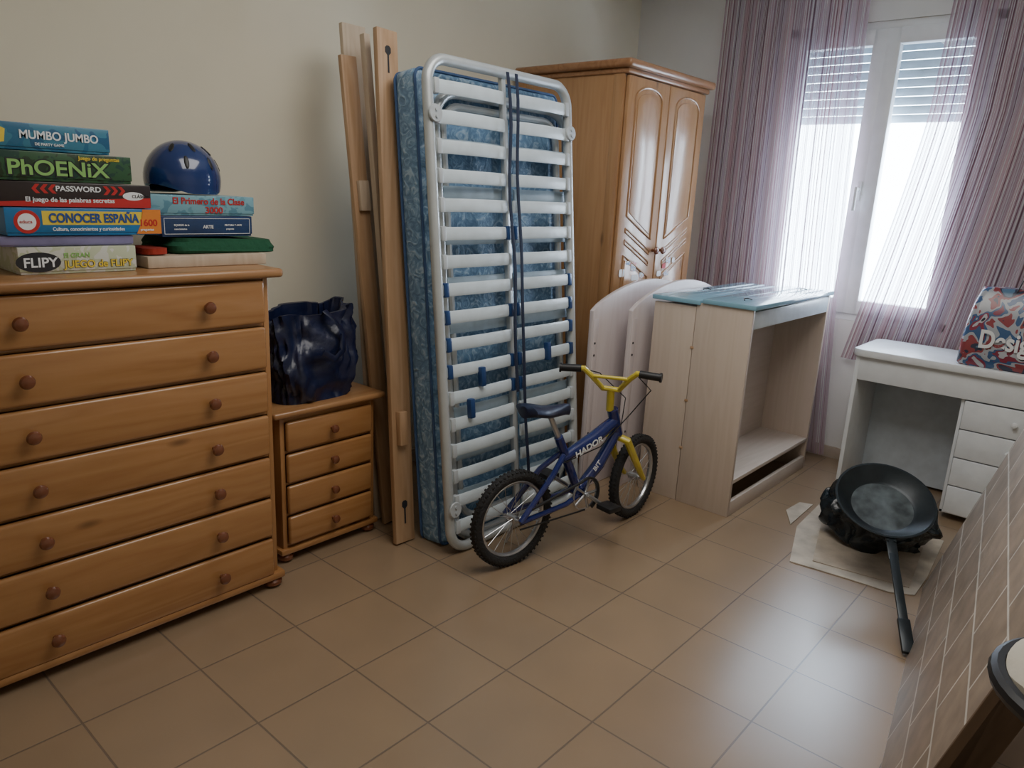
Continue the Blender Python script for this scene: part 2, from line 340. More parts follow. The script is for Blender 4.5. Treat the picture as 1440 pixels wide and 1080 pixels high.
drawers(T,7,.13,.155,.905,.143,-.245,.2,(-.26,.25),.85)
T=thing("nightstand","small honey pine nightstand with four drawers beside the chest","nightstand",(1.635,2.52,0))
b=P("body",T,[M_pineZ,M_pineX]);b.box((-.22,-.172,.05),(-.20,.18,.60));b.box((.20,-.172,.05),(.22,.18,.60));b.box((-.2,.165,.06),(.2,.178,.6))
for i in range(5): z=.135+.128*i-.064;b.box((-.202,-.168,z-.006),(.202,.165,z+.006),.001,1)
b.box((-.202,-.170,.575),(.202,.16,.6),.001,1);b.done()
b=P("base_moulding",T,M_pineX);b.box((-.235,-.185,.038),(.235,.185,.062),.007);b.done()
b=P("top",T,M_pineTop);b.box((-.26,-.205,.60),(.26,.195,.625),.01,seg=3);b.done()
for x in (-.2,.2):
    for y in (-.15,.15):
        b=P("foot",T,M_knob);b.lathe([(0,0),(.018,0),(.03,.012),(.03,.024),(.02,.038),(0,.038)],Matrix.Translation((x,y,0)));b.done()
drawers(T,4,.135,.128,.40,.116,-.19,.15,(0,),.75)
# ---------------------------------------------------------------- board games
def game(label,x0,x1,y0,y1,z0,z1,mat,side=None,texts=()):
    cx,cy=(x0+x1)/2,(y0+y1)/2
    T=thing("board_game_box",label,"board game",(cx,cy,z0),group="board games on the chest of drawers")
    w,d,h=(x1-x0)/2,(y1-y0)/2,z1-z0
    b=P("tray",T,side or mat);b.box((-w+.003,-d+.003,0),(w-.003,d-.003,h*.5),.001);b.done()
    b=P("lid",T,mat);b.box((-w,-d,h*.10),(w,d,h-.0005),.0025);b.done()
    for t in texts:
        s,size,px,pz,m_=t[:5];sx=t[5] if len(t)>5 else 1
        text(T,s,size,(px-cx,-d-.0008-(t[6] if len(t)>6 else 0),pz),R90,m_,sx=sx,bold=size*.02+(t[7] if len(t)>7 else 0))
    return T,d,cx
bg_c=boxmat("box_blue",(.03,.18,.42));bg_p=boxmat("box_black",(.03,.02,.022));bg_x=patchy("box_green",[(.025,.05,.025),(.035,.10,.045),(.02,.06,.045)],25,.3)
bg_m=patchy("box_teal",[(.03,.14,.25),(.05,.20,.30),(.025,.11,.22)],14,.3);bg_n=boxmat("box_navy",(.02,.05,.14));bg_l=patchy("box_sky",[(.14,.32,.40),(.20,.40,.48),(.11,.27,.36)],20,.3)
T,d,cx=game("white and green board game box at the bottom of the stack",.625,.93,2.30,2.58,1.171,1.245,patchy("flp",[(.60,.61,.55),(.50,.54,.38),(.64,.63,.57)],22,.3),None,
 [("FLIPY",.036,.635,.020,M_inkW),("El GRAN",.018,.735,.044,M_inkG),("JUEGO de FLIPY",.028,.735,.016,M_inkK,.95,0,.0007),("JUEGO de FLIPY",.028,.735,.016,M_inkY,.95,.0009)])
b=P("oval_badge",T,M_inkK);b.prism([(-.07+.055*math.cos(a),.033+.027*math.sin(a)) for a in [k*math.pi/12 for k in range(24)]],-d-.0006,-d,0,M=Matrix.Translation((-.035,0,0)));b.done()
T,d,cx=game("purple and grey board game box lying flat",.59,.93,2.31,2.60,1.2465,1.274,boxmat("box_lilac",(.22,.2,.36)))
T,d,cx=game("blue and yellow quiz board game box about Spain",.605,1.01,2.30,2.58,1.2755,1.350,bg_c,None,
 [("CONOCER ESPAÑA",.034,.708,.036,M_inkB,.79,.0006,.0004),("Cultura, conocimientos y curiosidades",.0135,.715,.013,M_inkW,.9),("1600",.027,.945,.026,M_inkR),("preguntas",.010,.948,.012,M_inkW)])
b=P("yellow_band",T,M_inkY);b.prism([(-.115,.029),(.142,.029),(.15,.066),(-.115,.066)],-d-.0006,-d+.001,0);b.done()
b=P("orange_end_print",T,M_inkO);b.prism([(.13,.003),(.2024,.003),(.2024,.0735),(.15,.0735),(.142,.029)],-d-.0006,-d+.001,0);b.done()
b=P("maker_badge",T,[M_inkR,M_inkW]);b.prism([(-.152+.031*math.cos(a),.037+.031*math.sin(a)) for a in [k*math.pi/16 for k in range(32)]],-d-.0006,-d,0);b.prism([(-.152+.022*math.cos(a),.037+.022*math.sin(a)) for a in [k*math.pi/16 for k in range(32)]],-d-.0009,-d,0,1);b.done()
text(T,"educa",.013,(-.170,-d-.0012,.033),R90,M_inkR)
T,d,cx=game("black and red word game box with white lettering",.585,.99,2.31,2.58,1.3515,1.418,bg_p,None,
 [("PASSWORD",.020,.735,.043,M_inkW,1.1),("El juego de las palabras secretas",.0175,.66,.014,M_inkW),("CLÁSICO",.012,.935,.030,M_inkK)])
b=P("red_print",T,[M_inkR,M_inkW]);b.prism([(-.2,.001),(.2,.001),(.2,.03),(-.2,.012)],-d-.0006,-d+.001,0)
for k in range(3):
    b.prism([(.07+k*.02,.036),(.08+k*.02,.036),(.09+k*.02,.048),(.08+k*.02,.060),(.07+k*.02,.060),(.08+k*.02,.048)],-d-.0007,-d,0)
    b.prism([(-.05-k*.02,.036),(-.06-k*.02,.036),(-.07-k*.02,.048),(-.06-k*.02,.060),(-.05-k*.02,.060),(-.06-k*.02,.048)],-d-.0007,-d,0)
b.prism([(.142+.03*math.cos(a)+.01,.034+.012*math.sin(a)) for a in [k*math.pi/10 for k in range(20)]],-d-.0007,-d,0,1);b.done()
T,d,cx=game("dark green question game box with light green lettering",.54,.94,2.31,2.59,1.4195,1.496,bg_x,None,
 [("PhOENiX",.054,.625,.016,M_inkK,1.15,0,.003),("PhOENiX",.054,.625,.016,M_inkG,1.15,.0009),("Juego de preguntas",.014,.80,.061,M_inkY)])
T,d,cx=game("teal board game box on top of the stack",.50,.89,2.32,2.60,1.4975,1.567,bg_m,None,
 [("MUMBO JUMBO",.030,.665,.030,M_inkW,.92),("DE PARTY GAME",.0095,.70,.014,M_inkW)])
b=P("yellow_print",T,M_inkY);b.prism([(-.1,.012),(-.065,.018),(-.06,.05),(-.085,.062),(-.115,.05)],-d-.0006,-d+.001,0);b.done()
T,d,cx=game("navy blue board game box with thin white border lines",1.045,1.355,2.38,2.66,1.262,1.328,bg_n,None,
 [("ARTE",.015,1.18,.026,M_inkW),("El JUEGO de la",.008,1.085,.034,M_inkW),("PINTURA Y ARTE",.008,1.255,.034,M_inkW),("conocimientos",.007,1.085,.022,M_inkW),("preguntas",.007,1.26,.022,M_inkW)])
b=P("white_border",T,M_inkW)
w=.145
for z in (.008,.057): b.box((-w,-d-.0006,z),(w,-d,z+.0014),0)
for x in (-w,w): b.box((x-.0007,-d-.0006,.008),(x+.0007,-d,.058),0)
b.done()
T,d,cx=game("light blue school quiz game box with red lettering",1.0,1.365,2.38,2.66,1.329,1.392,bg_l,None,
 [("El Primero de la Clase",.0285,1.085,.036,M_inkR,.95),("3000",.028,1.19,.008,M_inkR,1.1)])
T=thing("wooden_board","flat pale pine board lying under folded cloths","board",(1.175,2.48,1.1705))
b=P("plank",T,M_plankpale);b.box((-.2,-.15,0),(.2,.13,.036),.003);b.done()
def blob(p,c,s,amp,fr,seed,mi=0,flat_bottom=True,sub=5,pw=1.0):
    b=bmesh.new();bmesh.ops.create_icosphere(b,subdivisions=sub,radius=1)
    for v in b.verts:
        q=v.co.copy()
        q=Vector([math.copysign(abs(a)**pw,a) for a in q])
        nn=noise.turbulence_vector(v.co*fr+Vector((seed,seed*2,0)),3,False)
        q=q+nn*amp-Vector((amp,amp,amp))*.3
        v.co=Vector((c[0]+q.x*s[0],c[1]+q.y*s[1],max(c[2]+q.z*s[2],c[2]-s[2]*.95) if flat_bottom else c[2]+q.z*s[2]))
    return p.add(b,mi)
T=thing("red_cloth","folded red cloth between boxes and board","cloth",(1.015,2.42,1.207))
b=P("fold",T,M_red);b.loft([[(x,y,z+.004*noise.noise(Vector((x*20,y*20,1)))) for x,y in rrect(.08,.14,.03)] for z in (.004,.012,.022)]);b.done()
T=thing("green_cloth","folded dark green cloth hanging out beside the game boxes","cloth",(1.26,2.50,1.207))
b=P("fold",T,M_green);rings=[]
for z,k_ in ((.003,.97),(.012,1.0),(.02,.985),(.028,1.0),(.04,.97),(.052,.93)):
    rings.append([(x*k_+.012*noise.noise(Vector((x*8,y*8,z*60))),y*k_+.01*noise.noise(Vector((x*9,y*9,z*60+5))),max(0,z-.02*max(0,x-.05)*4+(.004*noise.noise(Vector((x*14,y*14,z*9)))))) for x,y in rrect(.38,.27,.05,n=12)])
b.loft(rings);b.done()
T=thing("cycling_helmet","glossy navy blue skate helmet on top of the game boxes","helmet",(1.19,2.52,1.395),(0,0,.3))
b=P("shell",T,M_helmet);seg=32;rings=[]
HX,HY,HZ,H0=.130,.108,.125,.045
for j in range(15):
    a=math.radians(-16+106*j/14)
    rings.append([(HX*math.cos(a)*math.cos(t),HY*math.cos(a)*math.sin(t),max(H0+HZ*math.sin(a)+(.016*math.cos(2*t) if j==0 else 0),.0)) for t in [2*math.pi*k/seg for k in range(seg)]])
b.loft(rings,cap0=False);inner=[[tuple((x*.9,y*.9,z*.9+.004)) for x,y,z in r] for r in rings];b.loft(inner,cap0=False);b.loft([rings[0],inner[0]],cap0=False,cap1=False);b.done()
for t,aa in ((-100,55),(-50,50),(-150,52),(-75,26),(-120,26),(-30,24)):
    b=P("vent",T,M_black)
    a=math.radians(aa);t=math.radians(t)
    c=Vector((HX*math.cos(a)*math.cos(t),HY*math.cos(a)*math.sin(t),H0+HZ*math.sin(a)))
    bb=bmesh.new();bmesh.ops.create_uvsphere(bb,u_segments=14,v_segments=8,radius=1);n_=Vector((c.x/HX**2,c.y/HY**2,(c.z-H0)/HZ**2)).normalized()
    b.add(bb,0,Matrix.Translation(c)@n_.to_track_quat('Z','Y').to_matrix().to_4x4()@Matrix.Diagonal((.008,.022,.0025,1)));b.done()
b=P("strap",T,M_strap);b.tube([(.09,-.03,.03),(.06,-.085,.004),(.0,-.095,.004),(-.05,-.07,.006)],.005,flat=.3);b.done()
# ---------------------------------------------------------------- blue bag
T=thing("shopping_bag","large dark navy tarpaulin carrier bag slumped on the nightstand","bag",(1.62,2.50,.6255))
b=P("sack",T,M_navybag,ang=50);rings=[];K=120
def bagring(hx,hy,z,e,amp,dz=0,sx=0):
    out=[]
    for k in range(K):
        t=2*math.pi*k/K;c_,s_=math.cos(t),math.sin(t)
        x=hx*math.copysign(abs(c_)**e,c_);y=hy*math.copysign(abs(s_)**e,s_)
        n_=(.8*noise.noise(Vector((c_*2.2,s_*2.2,z*6)))+.7*noise.noise(Vector((c_*6,s_*6,z*18+4)))+.18*noise.noise(Vector((c_*16,s_*16,z*40+4))))*amp
        out.append((x*(1+n_)+sx,y*(1+n_),z+dz*math.cos(t)*.9+dz*.5*math.sin(5*t)))
    return out
for i in range(22):
    u=i/21;z=.345*u;hx=.165+.035*min(1,u*2)-.012*u;hy=.13+.02*min(1,u*3)-.05*u*u
    rings.append(bagring(hx,hy,z,.55,.02 if i==0 else .24,.02*u*u,.012*u))
for z,hx,hy in ((.343,.178,.085),(.30,.172,.08),(.20,.15,.085),(.12,.13,.09)): rings.append(bagring(hx,hy,z,.55,.22,.02 if z>.31 else .005,.012))
b.loft(rings);b.done()
b=P("handle",T,M_navybag);b.tube([(.03,-.10,.335),(.02,-.125,.352),(.05,-.145,.32),(.08,-.165,.26),(.07,-.175,.20),(.03,-.175,.17),(-.02,-.17,.2)],.013,flat=.2);b.done()
# ---------------------------------------------------------------- leaning planks
def plank(label,p0,p1,w,t,mat,yaw=0):
    p0=Vector(p0);p1=Vector(p1);d=p1-p0
    T=thing("wooden_plank",label,"wooden plank",p0,group="wooden bed rails leaning near the wall")
    z=d.normalized();x=Vector((math.cos(yaw),math.sin(yaw),0));x=(x-z*x.dot(z)).normalized();y=z.cross(x)
    T.rotation_euler=Matrix((x,y,z)).transposed().to_euler()
    b=P("board",T,mat);b.box((-w/2,-t/2,0),(w/2,t/2,d.length),.003);b.done()
    return T,d.length
T,L_=plank("wide pine bed rail with a keyhole slot near its top",(1.875,2.17,.005),(1.965,2.42,2.03),.10,.025,M_plank)
for za in (L_-.16,.08):
    b=P("slot",T,M_inkK);b.prism([(-.004,za),(.004,za),(.004,za+.065),(.014,za+.075),(.014,za+.092),(.006,za+.1),(-.006,za+.1),(-.014,za+.092),(-.014,za+.075),(-.004,za+.065)],-.0135,-.012,0);b.done()
b=P("block",T,M_plank);b.box((-.03,-.04,.42),(.01,-.0125,.56),.003);b.done()
T,L_=plank("narrow pine batten leaning beside the bed rails",(1.955,2.36,.005),(1.905,2.58,1.94),.075,.022,M_plank)
b=P("block",T,M_plankpale);b.box((-.02,-.03,1.35),(.03,-.011,1.47),.003);b.done()
T,L_=plank("pale pine bed rail leaning behind the others",(1.97,2.42,.005),(1.975,2.64,2.07),.115,.022,M_plankpale)
T,L_=plank("thin pale batten leaning between the rails",(1.955,2.27,.005),(1.945,2.52,2.02),.03,.03,M_plankpale)
# ---------------------------------------------------------------- bed frames and mattress
LEAN=-.108
def bedframe(label,loc,w,h,r,slatmat,phase,nsl,main=True):
    T=thing("single_bed",label,"bed",loc,(LEAN,0,0),group="slatted metal beds standing on end")
    b=P("tube_frame",T,M_alu);b.tube([(x,0,z) for x,z in rrect(w-.04,h-.04,r,0,h/2)],.021,closed=True,seg=12);b.done()
    b=P("spine",T,M_alu);b.box((-.012,-.0,.03),(.012,.022,h-.03),.003);b.done()
    for i in range(nsl):
        z=phase+(h-2*phase)*i/(nsl-1)
        for sgn in (-1,1):
            x0,x1=.02,w/2-.035
            b=P("slat",T,slatmat);n=8
            bb=bmesh.new();rows=[]
            for k in range(n+1):
                u=k/n;x=sgn*(x0+(x1-x0)*u);y=-.012-.010*math.sin(u*math.pi)
                rows.append([bb.verts.new((x,y+dy,z+dz)) for dy,dz in ((0,-.025),(-.004,-.017),(-.004,.017),(0,.025),(.006,.025),(.006,-.025))])
            for A,B in zip(rows,rows[1:]):
                for q in range(6): bb.faces.new((A[q],A[(q+1)%6],B[(q+1)%6],B[q]))
            bb.faces.new(rows[0]);bb.faces.new(rows[-1]);bmesh.ops.recalc_face_normals(bb,faces=bb.faces)
            b.add(bb);b.done()
            if main:
                q=P("slat_holder",T,M_navyp if 6<=i<=9 else M_plast);q.box((sgn*(w/2-.06),-.024,z-.028),(sgn*(w/2-.036),.004,z+.028),.004)
                q.done()
                if i in (5,6,8,11): q=P("slat_holder",T,M_navyp);q.box((sgn*.012,-.026,z-.028),(sgn*.034,.0,z+.028),.004);q.done()
    if main:
        for sx_,zz in ((-1,h-.22),(1,h-.22),(-1,.2)):
            q=P("hinge_plate",T,M_plast);X=sx_*(w/2-.03);q.lathe([(0,0),(.03,0),(.033,.004),(.03,.009),(0,.009)],Matrix.Translation((X,-.022,zz))@FACE_NY);q.cyl((X,-.03,zz+.012),(X,-.036,zz+.012),.006);q.cyl((X,-.03,zz-.012),(X,-.036,zz-.012),.006);q.done()
    return T
BX=2.355
T1=bedframe("grey metal single bed frame with pale curved slats, stood on end",(BX,1.945,.0),.88,1.945,.09,M_slat,.12,17)
for x,a in ((.0,0),(.028,1)):
    b=P("strap",T1,M_strap);pts=[(x+.006*math.sin(k*1.1+a)+( -.02 if a==0 else .0),-.040-.006*math.sin(k*.9),1.92-k*.1) for k in range(14 if a==0 else 18)];b.tube(pts,.010,flat=.15,seg=8);b.done()
for x,z in ((-.23,.72),(.2,.77),(-.3,.6)):
    b=P("leg_bracket",T1,M_navyp);b.box((x-.013,-.045,z-.04),(x+.013,-.02,z+.04),.004);b.done()
T2=bedframe("second grey slatted bed frame standing behind the first",(BX+.06,1.992,.0),.86,1.84,.12,M_slat2,.22,9,False)
b=P("leg_loop",T2,M_alu);b.tube([(x,-.0,z) for x,z in rrect(.70,1.66,.09,-.02,.94)],.016,closed=True);b.done()
T=thing("mattress","blue damask single mattress stood on end behind the beds","mattress",(BX+.035,2.022,.0),(LEAN,0,0))
b=P("cover",T,M_matt);b.box((-.44,0,.005),(.42,.13,1.90),.03,seg=5);b.done()
for y in (.008,.122):
    b=P("piping",T,M_piping);b.tube([(x-.01,y,z) for x,z in rrect(.856,1.89,.035,0,.952)],.006,closed=True,seg=6);b.done()
# ---------------------------------------------------------------- wardrobe
T=thing("wardrobe","tall two-door honey pine wardrobe with cornice in the corner","wardrobe",(3.62,2.485,0))
W2,D2,H2=.405,.345,2.10
b=P("body",T,[M_wardZ,M_wardX]);b.box((-W2,-D2,.06),(-W2+.02,D2,H2-.05));b.box((W2-.02,-D2,.06),(W2,D2,H2-.05));b.box((-W2,D2-.015,.06),(W2,D2,H2-.05));b.box((-W2+.01,-D2,.08),(W2-.01,D2-.01,.1));b.box((-W2+.01,-D2,H2-.1),(W2-.01,D2-.01,H2-.05),mi=1)
for y in (-D2+.03,D2-.03): b.box((-W2-.004,y-.03,.06),(-W2+.002,y+.03,H2-.05),.002)
b.done()
b=P("cornice",T,M_wardX);b.box((-W2-.012,-D2-.030,H2-.065),(W2+.012,D2,H2-.04),.008);b.box((-W2-.035,-D2-.055,H2-.04),(W2+.035,D2,H2),.014,seg=3);b.done()
b=P("plinth",T,M_wardX);b.box((-W2-.01,-D2-.01,0),(W2+.01,D2,.08),.006);b.done()
def moldloop(b,pts,y,r=.006): b.tube([(p[0],y,p[1]) for p in pts],r,closed=True,seg=8)
def dens(pts,n=6):
    out=[]
    for i in range(len(pts)):
        a=pts[i];c=pts[(i+1)%len(pts)]
        for k in range(n): out.append((a[0]+(c[0]-a[0])*k/n,a[1]+(c[1]-a[1])*k/n))
    return out
for sg in (-1,1):
    d=P("door",T,M_wardZ);xa,xb=sorted((sg*.004,sg*(W2-.012)));yf=-D2-.022
    d.box((xa,yf,.34),(xb,-D2-.001,H2-.07),.006)
    cx=(xa+xb)/2;hw=.125
    arch=[(cx+hw*math.cos(a),1.93+.06*math.sin(a)) for a in [math.pi*k/12 for k in range(13)]]
    lo,hi=1.24,1.36
    up=[(cx+hw,hi if sg>0 else lo)]+arch+[(cx-hw,lo if sg>0 else hi)]
    pr=[(cx+(x-cx)*.86,1.62+(z-1.62)*.93) for x,z in up]
    d.prism(pr[::-1],yf-.004,yf+.004,.003)
    moldloop(d,dens(up,3),yf-.001)
    for off in (.06,.12):
        a0=(cx+hw,(hi if sg>0 else lo)-off);a1=(cx-hw,(lo if sg>0 else hi)-off);e0=(a1[0],a1[1]-.02);e1=(a0[0],a0[1]-.02)
        moldloop(d,dens([a0,a1,e0,e1],8),yf-.001,.0045)
    low=[(cx+hw,(hi if sg>0 else lo)-.2),(cx-hw,(lo if sg>0 else hi)-.2),(cx-hw,.5),(cx+hw,.5)]
    pr=[(cx+(x-cx)*.86,.78+(z-.78)*.93) for x,z in low];d.prism(pr,yf-.004,yf+.004,.003);moldloop(d,dens(low,6),yf-.001)
    o=d.done()
    q=P("knob",o,M_knob);q.lathe(knobprof(.9),Matrix.Translation((sg*.035,yf,1.18))@FACE_NY);q.done()
    q=P("bottom_drawer",T,M_wardX);q.box((xa,yf,.09),(xb,-D2-.001,.33),.006);q.done()
M_stk=patchy("sticker_print",[(.6,.6,.6),(.15,.25,.45),(.65,.64,.6),(.5,.12,.12)],40,.4)
for k,(x,z,w,h,m_,rz) in enumerate(((-.33,1.07,.05,.04,M_inkW,0),(-.22,1.10,.05,.05,M_stk,.2),(-.27,1.12,.05,.02,M_stk,.1),(.14,1.12,.05,.035,M_stk,0),(.05,1.05,.045,.03,M_inkW,.3),(.13,1.05,.05,.03,M_stk,0),(.10,1.09,.04,.03,M_inkR,-.2),(.20,1.12,.03,.03,M_inkW,.2),(-.13,1.05,.05,.03,M_stk,0),(-.2,1.04,.07,.03,M_inkW,0))):
    q=P("sticker",T,m_);q.prism([(p[0],p[1]) for p in rrect(w,h,.01,x,z,3)],-D2-.0275,-D2-.0265,0);q.done()
# ---------------------------------------------------------------- headboards
def headboard(label,x,y,w):
    T=thing("headboard",label,"headboard",(x,y,0),group="arched headboards")
    pts=[(0,0),(w,0),(w,.93)]
    n=24
    for k in range(n+1):
        u=1-k/n;pts.append((w*u,.92+.125*max(0,math.sin(math.pi*u))**.75))
    b=P("panel",T,M_headb);b.prism(pts[:2]+pts[3:],0,.025,.006);b.done()
    b=P("edge_trim",T,M_headb);b.box((.004,-.004,.0),(.045,.0,.88),.003);b.done()
    for z in (.25,.30,.70,.76):
        b=P("bolt_hole",T,M_inkK);b.cyl((.022,-.0055,z),(.022,-.0035,z),.006);b.done()
headboard("pale pinkish wood headboard with arched top beside the wardrobe",2.90,2.0,1.0)
headboard("second pale arched headboard standing in front of the other",3.07,1.89,.98)
# ---------------------------------------------------------------- pale cabinet on end
T=thing("trundle_drawer_unit","pale oak laminate bed base unit stood on end with open side","cabinet",(3.15,1.32,0))
b=P("side_panel",T,M_oakZ);b.box((0,.0,0),(.022,.275,.995),.002);b.box((.004,.279,0),(.026,.50,.975),.002);b.done()
b=P("side_panel",T,M_oakZ);b.box((.97,.0,0),(.992,.5,.99),.002);b.done()
b=P("back_panel",T,M_oakX);b.box((.022,.27,.05),(.97,.285,.95),.001);b.box((.026,.48,.0),(.97,.5,.96),.001);b.done()
b=P("top_rail",T,M_rail);b.box((.022,.0,.905),(.97,.018,.985),.002);b.done()
b=P("shelf",T,M_oakX);b.box((.022,.0,.165),(.97,.27,.185),.002);b.done()
b=P("bottom_rail",T,M_oakX);b.box((.022,.0,.0),(.97,.02,.075),.002);b.box((.022,.25,.0),(.97,.268,.165),.002);b.done()
for (ya,yb,z) in ((-.015,.245,.995),(.255,.51,.985)):
    b=P("top_board",T,M_lacq)
    b.box((-.01,ya,z),(1.0,yb,z+.022),.004)
    for k in range(3): y=ya+.06+k*.06;b.box((-.005,y,z+.0215),(.995,y+.004,z+.0228),.0005)
    b.done()
for x,y in ((.12,.10),(.3,.40),(.82,.1)):
    b=P("hook",T,M_black);b.tube([(x,y,1.020),(x+.02,y+.012,1.026),(x+.04,y,1.026),(x+.05,y-.015,1.020)],.003,seg=6);b.done()
for z in (.28,.52,.78):
    b=P("edge_nick",T,M_plank);b.box((-.001,.268,z-.006),(.003,.286,z+.006),.001);b.done()
# ---------------------------------------------------------------- desk
T=thing("desk","white lacquered desk with four small drawers under the window","desk",(3.92,0,0))
FLAT=Matrix.Rotation(-math.pi/2,4,'X')
b=P("desktop",T,M_white);pts=rrect(.44,1.32,.05,.215,.44)
b.prism(pts,0,.038,.006,M=Matrix.Translation((0,0,.770))@FLAT);b.done()
b=P("side_panel",T,M_white);b.box((.02,1.062,0),(.42,1.082,.732),.002);b.done()
b=P("side_panel",T,M_white);b.box((.02,-.2,0),(.42,-.18,.732),.002);b.done()
b=P("apron",T,M_white);b.box((.02,-.18,.61),(.038,1.062,.732),.002);b.done()
b=P("back_panel",T,plain("desk_back_blue",(.58,.65,.72),.5));b.box((.40,-.18,.02),(.415,1.062,.732),.001);b.done()
b=P("drawer_carcass",T,M_white);b.box((.04,.575,.03),(.40,.59,.61),.002);b.box((.04,.16,.03),(.40,.175,.61),.002);b.box((.04,.16,.03),(.40,.59,.045),.002);b.done()
for i in range(4):
    z=.04+i*.142
    d=P("drawer",T,M_white);d.box((.018,.18,z),(.036,.572,z+.137),.004);d.box((.036,.2,z+.01),(.38,.55,z+.11),0);o=d.done()
    q=P("knob",o,M_pvc);q.lathe(knobprof(.6),Matrix.Translation((.018,.36,z+.07))@Matrix.Rotation(-math.pi/2,4,'Y'));q.done()
M_splash=patchy("splashed_print",[(.03,.035,.05),(.46,.48,.52),(.24,.04,.07),(.05,.11,.24),(.38,.40,.44),(.28,.06,.07),(.04,.05,.09),(.10,.19,.3)],9,.22)
T=thing("printed_shopper","glossy splash-patterned shopping bag with white lettering on the desk","shopping bag",(4.05,.375,.7705))
b=P("sack",T,M_splash,ang=60);rings=[]
for z,hx,hy in ((0,.10,.26),(.01,.11,.272),(.1,.11,.27),(.2,.10,.265),(.29,.075,.255),(.35,.05,.24),(.365,.04,.235)):
    rings.append([(x*(1+.06*noise.noise(Vector((x*9,y*9,z*8)))),y*(1+.05*noise.noise(Vector((x*7,y*9,z*7)))),z+(.012*math.sin(y*26) if z>.3 else 0)) for x,y in rrect(hx*2,hy*2,.03,n=10)])
b.loft(rings);b.done()
b=P("handle",T,M_inkK);b.tube([(-.04,.1,.33),(-.05,.08,.41),(-.03,.02,.44),(-.03,-.04,.43),(-.04,-.06,.34)],.008,flat=.4);b.done()
text(T,"Desigual",.115,(-.118,.195,.095),(math.pi/2,0,-math.pi/2),M_inkW,bold=.003,sx=.76)
T=thing("folded_jacket","dark grey-blue folded jacket lying behind the shopper","clothing",(4.05,-.08,.771))
b=P("cloth",T,plain("denim_dark",(.03,.045,.08),.85,bump=.6,scale=40));blob(b,(.0,0,.11),(.10,.13,.11),.3,2,5);b.done()
# ---------------------------------------------------------------- cardboard, bag, pan
def sheet(label,pts,z,mat,ht=.004):
    cx=sum(p[0] for p in pts)/len(pts);cy=sum(p[1] for p in pts)/len(pts)
    T=thing("cardboard_sheet",label,"cardboard",(cx,cy,z),group="cardboard sheets on the floor")
    b=P("sheet",T,mat);b.prism([(p[0]-cx,-(p[1]-cy)) for p in pts],0,ht,.0,M=Matrix.Rotation(math.pi/2,4,'X'));o=b.done()
    zs=[v.co.z for v in o.data.vertices];mz=min(zs)
    for v in o.data.vertices:v.co.z-=mz
    return T
sheet("flat dirty cream cardboard sheet on the floor under the pan",[(2.93,.93),(3.3,1.04),(3.66,1.06),(3.66,.50),(3.22,.47),(3.02,.47),(2.97,.55),(2.96,.7)],.001,M_card)
sheet("thin brown cardboard sheet lying on another sheet",[(3.00,.86),(3.5,.99),(3.5,.55),(3.06,.50)],.0055,M_card2,.003)
sheet("small torn cardboard scrap on the tiles",[(3.30,1.07),(3.45,1.15),(3.6,1.14),(3.62,1.08)],.001,M_card)
T=thing("black_plastic_bag","crumpled black plastic bag full of things under the pan","plastic bag",(3.40,.74,.010))
b=P("sack",T,M_poly,ang=60);blob(b,(0,0,.14),(.18,.22,.165),.28,1.6,11);b.done()
pc=Vector((3.05,.643,.335));tip=Vector((2.55,.38,.012))
ax=(tip-pc).normalized()
T=thing("frying_pan","large dark steel frying pan with long handle propped on bag","frying pan",pc)
x_=ax;y_=Vector((0,0,1)).cross(x_).normalized();z_=x_.cross(y_);T.rotation_euler=Matrix((x_,y_,z_)).transposed().to_euler()
b=P("bowl",T,[M_pan,M_pan2]);pk=.80;b.lathe([(r_*pk,h_*pk) for r_,h_ in [(0,-.05),(.14,-.05),(.165,-.045),(.225,.012),(.232,.014),(.232,.018),(.222,.018),(.16,-.038),(.145,-.043)]],seg=48);b.lathe([(r_*pk,h_*pk) for r_,h_ in [(.145,-.043),(.08,-.044),(0,-.044)]],seg=48,mi=1);b.done()
Lh=(tip-pc).length
b=P("handle",T,M_pan);b.box((.17,-.018,.0),(.28,.018,.008),.003);b.box((.25,-.016,-.002),(Lh-.02,.016,.010),.004);b.box((Lh-.13,-.021,-.004),(Lh,.021,.014),.006)
for s_ in (-.012,.012): b.cyl((.195,s_,-.002),(.195,s_,.012),.005)
b.done()
# ---------------------------------------------------------------- tiled table on its side
A=Vector((1.55,.232,0));B_=Vector((3.12,.452,0));dirx=(B_-A).normalized()
T=thing("tiled_table","tiled-top table tipped on its side with thick wooden edge","table",A,(math.radians(16),0,math.atan2(dirx.y,dirx.x)))
Lt=(B_-A).length
b=P("tiled_top",T,mosaic_mat());b.box((.0,-.0,.0),(Lt,.012,.80),.002);b.done()
b=P("wooden_edge",T,wood("table_edge_wood",(.09,.055,.035),(.12,.075,.048),(.15,.095,.06),axis=2,coat=0,rough=.6));b.box((-.012,-.06,-.0),(Lt+.012,-.001,.812),.004);b.box((-.012,-.06,0),(-.001,.014,.812),.003);b.done()
for x in (.3,Lt-.06):
    b=P("leg",T,M_knob);b.cyl((x,-.06,.74),(x,-.62,.41),.02);b.done()
